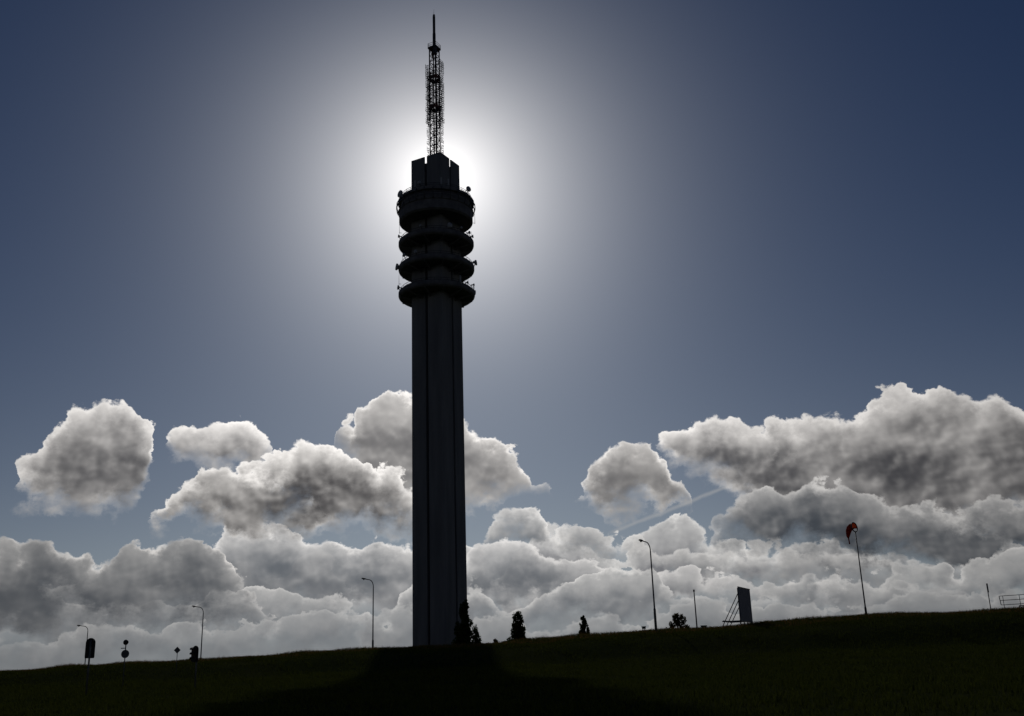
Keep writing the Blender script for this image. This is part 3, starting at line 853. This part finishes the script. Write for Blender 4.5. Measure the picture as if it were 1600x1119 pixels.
for k in range(4):
    q = al * (ln * (0.04 + 0.305 * k)); g = gz(p0.x + q.x, p0.y + q.y) - 0.2
    MB().bar(q + nrm * 0.12 + Vector((0, 0, g)), q + nrm * 0.12 + Vector((0, 0, zb + ht - 0.1)), 0.11).build('post', M['dark_steel'], o)
    if k < 3:
        f = q + nrm * 2.45; gf_ = gz(p0.x + f.x, p0.y + f.y) - 0.2
        MB().bar(f + Vector((0, 0, gf_)), q + nrm * 0.16 + Vector((0, 0, zb + ht * 0.80)), 0.08).build('strut', M['dark_steel'], o)
        MB().bar(q + nrm * 0.16 + Vector((0, 0, zb + 0.06)), q + nrm * 2.25 + Vector((0, 0, zb + 0.06)), 0.09, 0.12).build('foot_beam', M['dark_steel'], o)
MB().bar(nrm * 2.1 + Vector((0, 0, zb + 0.14)) + al * 0.1, al * 3.6 + nrm * 2.1 + Vector((0, 0, zb + 0.14)), 0.09).build('tie_beam', M['dark_steel'], o)

# bare pole
x, y = 20.5, 121.0; z0 = gz(x, y) - 0.1
o = empty('bare_pole', (x, y, z0)); tag(o, 'plain thin pole with a small cap, left of the billboard', 'pole')
MB().tube([(0, 0, 0), (0, 0, 9.1 - z0)], [0.085, 0.06], 8).build('shaft', M['dark_steel'], o)
MB().tube([(0, 0, 9.1 - z0), (0, 0, 9.34 - z0)], [0.10, 0.10], 10).build('cap', M['dark_steel'], o)

# marker post with a narrow plate
x, y = 55.38, 122.0; z0 = gz(x, y) - 0.1
o = empty('marker_post', (x, y, z0)); tag(o, 'thin marker post with a narrow upright plate, left of the railing', 'marker post')
MB().tube([(0, 0, 0), (0, 0, 8.9 - z0)], 0.055, 8).build('post', M['dark_steel'], o)
MB().box((0, -0.07, 8.47 - z0), (0.17, 0.05, 1.04)).build('plate', M['sign_back'], o)

# steel railing
o = empty('steel_railing', (56.6, 122.0, 0)); tag(o, 'three-rail steel railing at the right end of the embankment', 'railing')
ex = 9.0
for zr in (7.49, 6.98, 6.46):
    MB().tube([((7.49 - zr) * 0.08, 0, zr), (ex, 0, zr + 0.09 * ex / 3)], 0.035, 8).build('rail', M['dark_steel'], o)
MB().tube([(0, 0, 7.49), (0.08, 0, 6.46)], 0.045, 8).build('end_bar', M['dark_steel'], o)
for k, px in enumerate((0.45, 2.4, 4.35, 6.3, 8.25)):
    MB().box((px, 0.06, (gz(56.6 + px, 122.0) - 0.3 + 7.45 + 0.03 * px) / 2), (0.05, 0.05, 7.45 + 0.03 * px - gz(56.6 + px, 122.0) + 0.3)).build('post', M['steel'], o)

o = empty('low_barrier', (58.1, 120.6, 0)); tag(o, 'low single-rail barrier in front of the steel railing', 'barrier')
zg = gz(58.1, 120.6)
MB().tube([(0, 0, zg + 0.42), (6.0, 0, zg + 0.55)], 0.045, 8).build('rail', M['dark_steel'], o)
for px in (0.02, 2.0, 4.0, 5.9): MB().tube([(px, 0.05, gz(58.1 + px, 120.6) - 0.2), (px, 0.05, zg + 0.40 + px * 0.022)], 0.045, 8).build('post', M['dark_steel'], o)

# small boxes on the crest
def crest_box(x, y, w, h, lift, label):
    z0 = gz(x, y)
    o = empty('junction_box', (x, y, z0)); tag(o, label, 'junction box')
    MB().prism([(-w / 2, -0.2), (w / 2, -0.2), (w / 2, 0.2), (-w / 2, 0.2)], lift, lift + h).build('cabinet', M['box'], o)
    MB().prism([(-w / 2 - 0.05, -0.25), (w / 2 + 0.05, -0.25), (w / 2 + 0.05, 0.25), (-w / 2 - 0.05, 0.25)], lift + h, lift + h + 0.06).build('lid', M['box'], o)
    for s in (-1, 1): MB().box((s * w * 0.3, 0, lift / 2 - 0.1), (0.08, 0.08, lift + 0.2)).build('leg', M['dark_steel'], o)


crest_box(14.2, 120.0, 0.40, 0.22, 0.28, 'small box on short legs left of the tallest lamp')
crest_box(21.3, 121.0, 0.62, 0.16, 0.12, 'low flat box at the foot of the bare pole')


# ================================================================== trees and bushes
def leaf_cloud(clumps, n, size, mat, name, seed):
    """Leaf-sized faces spread through a set of clumps (centre, radii)."""
    r_ = np.random.default_rng(seed)
    w = np.array([c[1][0] * c[1][1] * c[1][2] for c in clumps]) ** 0.8; w /= w.sum()
    pick = r_.choice(len(clumps), n, p=w)
    C = np.array([c[0] for c in clumps])[pick]; Rr = np.array([c[1] for c in clumps])[pick]
    d = r_.normal(0, 1, (n, 3)); d /= np.linalg.norm(d, axis=1)[:, None]
    P = C + d * Rr * (r_.random((n, 1)) ** 0.5)
    a = r_.normal(0, 1, (n, 3)); a /= np.linalg.norm(a, axis=1)[:, None]
    b = np.cross(a, r_.normal(0, 1, (n, 3))); b /= np.linalg.norm(b, axis=1)[:, None]
    s = size * r_.uniform(0.6, 1.4, (n, 1))
    V = np.stack([P - a * s, P - b * s * 0.55, P + a * s, P + b * s * 0.55], 1).reshape(-1, 3)
    me = bpy.data.meshes.new(name)
    me.from_pydata(V.tolist(), [], (np.arange(n)[:, None] * 4 + np.arange(4)).tolist())
    me.materials.append(mat)
    return me


def tree(name, x, y, label, cat, trunk_h, trunk_r, clumps, n, leaf, mat, seed, group=None, lean=(0, 0)):
    z0 = gz(x, y) - 0.2
    o = empty(name, (x, y, z0)); tag(o, label, cat, group)
    r_ = random.Random(seed)
    m = MB()
    m.tube([(0, 0, 0), (lean[0] * 0.3, lean[1] * 0.3, trunk_h * 0.4), (lean[0], lean[1], trunk_h)], [trunk_r, trunk_r * 0.7, trunk_r * 0.15], 8)
    for c, rr in clumps:
        if r_.random() < 0.75:
            zs = max(0.3, min(c[2] * 0.55, trunk_h * 0.7))
            m.tube([(lean[0] * zs / trunk_h, lean[1] * zs / trunk_h, zs), (c[0] * 0.5, c[1] * 0.5, (zs + c[2]) * 0.52), (c[0], c[1], c[2] + rr[2] * 0.3)], [trunk_r * 0.4, trunk_r * 0.25, trunk_r * 0.08], 5)
    m.build('trunk', M['bark'], o)
    link('crown', leaf_cloud(clumps, n, leaf, mat, 'crown', seed), o)
    return o


def poplar_clumps(h, w, base, seed, n=40):
    r_ = random.Random(seed); out = []
    for i in range(n):
        t = (i + r_.random()) / n
        z = base + (h - base) * t
        env = w * (0.62 + 0.38 * math.sin(math.pi * (0.1 + 0.75 * t))) * (1 - 0.48 * t ** 3)
        a = r_.uniform(0, 2 * math.pi); q = env * r_.uniform(0.1, 0.92)
        s = env * r_.uniform(0.15, 0.30)
        out.append(((q * math.cos(a), q * math.sin(a), z - s), (s, s, s * r_.uniform(1.7, 2.8))))
    return out


ck = poplar_clumps(13.6, 2.25, 0.8, 3, 120) + [((2.7, 0, 5.2), (0.75, 0.75, 2.2)), ((3.3, 0.3, 3.4), (0.7, 0.7, 1.8)), ((2.1, 0, 7.0), (0.8, 0.8, 2.0)), ((-2.0, 0, 4.0), (0.9, 0.9, 2.5)), ((0.3, 0, 12.8), (0.6, 0.6, 1.2))]
tree('poplar_tree', -11.6, 214.0, 'dark bushy poplar tree standing against the foot of the tower', 'tree', 12.6, 0.3, ck, 9000, 0.25, M['poplar_leaf'], 31, 'poplars behind the embankment')
ck = poplar_clumps(14.4, 2.5, 3.2, 5, 120) + [((-1.0, 0, 12.8), (0.55, 0.55, 1.5)), ((0.3, 0, 13.2), (0.6, 0.6, 1.5)), ((-2.3, 0, 7.2), (1.0, 1.0, 1.2)), ((2.5, 0, 7.0), (0.85, 0.85, 1.0)), ((-1.9, 0, 5.5), (1.2, 1.2, 1.6)), ((2.0, 0, 5.4), (1.1, 1.1, 1.5))]
tree('poplar_tree', -0.65, 260.0, 'upright poplar tree with ragged top, right of the tower', 'tree', 13.6, 0.3, ck, 8000, 0.27, M['poplar_leaf'], 32, 'poplars behind the embankment')
ck = poplar_clumps(14.7, 1.75, 6.0, 6, 70) + [((-1.2, 0, 9.2), (0.7, 0.7, 1.2))]
tree('poplar_tree', 18.2, 300.0, 'slim small poplar tree midway between the tower and the tallest lamp', 'tree', 13.6, 0.26, ck, 4000, 0.28, M['poplar_leaf'], 33, 'poplars behind the embankment')
r_ = random.Random(4)
g0 = gz(22.1, 146.0)
bc = []
for i in range(34):
    a = r_.uniform(0, 2 * math.pi); el_ = r_.uniform(0.15, 1.4); q = r_.uniform(0.7, 1.0)
    bc.append(((1.75 * q * math.cos(a) * math.cos(el_), 1.6 * q * math.sin(a) * math.cos(el_), 0.6 + (7.75 - g0) * q * 0.86 * math.sin(el_)), (0.34, 0.34, 0.42)))
bc.append(((0.35, 0, 7.35 - g0), (0.3, 0.3, 0.5)))
tree('leafy_bush', 22.1, 146.0, 'loose leafy round bush on the crest right of the tallest lamp', 'bush', 7.2 - g0, 0.10, bc, 2100, 0.13, M['bush_leaf'], 41)
for bx, by, ztop, ww, lab in ((-3.25, 131.0, 4.95, 0.42, 'round low shrub on the crest, left one of two beside the upright poplar'),
                              (-2.15, 131.0, 4.70, 0.34, 'flatter low shrub on the crest, close left of the upright poplar'),
                              (10.4, 130.0, 4.75, 0.45, 'small low shrub on the crest right of the slim poplar')):
    g0 = gz(bx, by); hh = ztop - g0
    bc = [((random.uniform(-ww, ww) * 0.7, random.uniform(-ww, ww) * 0.7, hh * random.uniform(0.3, 0.8)), (ww * 0.5, ww * 0.5, hh * 0.26)) for _ in range(9)]
    tree('low_shrub', bx, by, lab, 'shrub', hh * 0.8, 0.04, bc, 420, 0.085, M['bush_leaf'], 50 + int(bx), 'low shrubs on the crest')
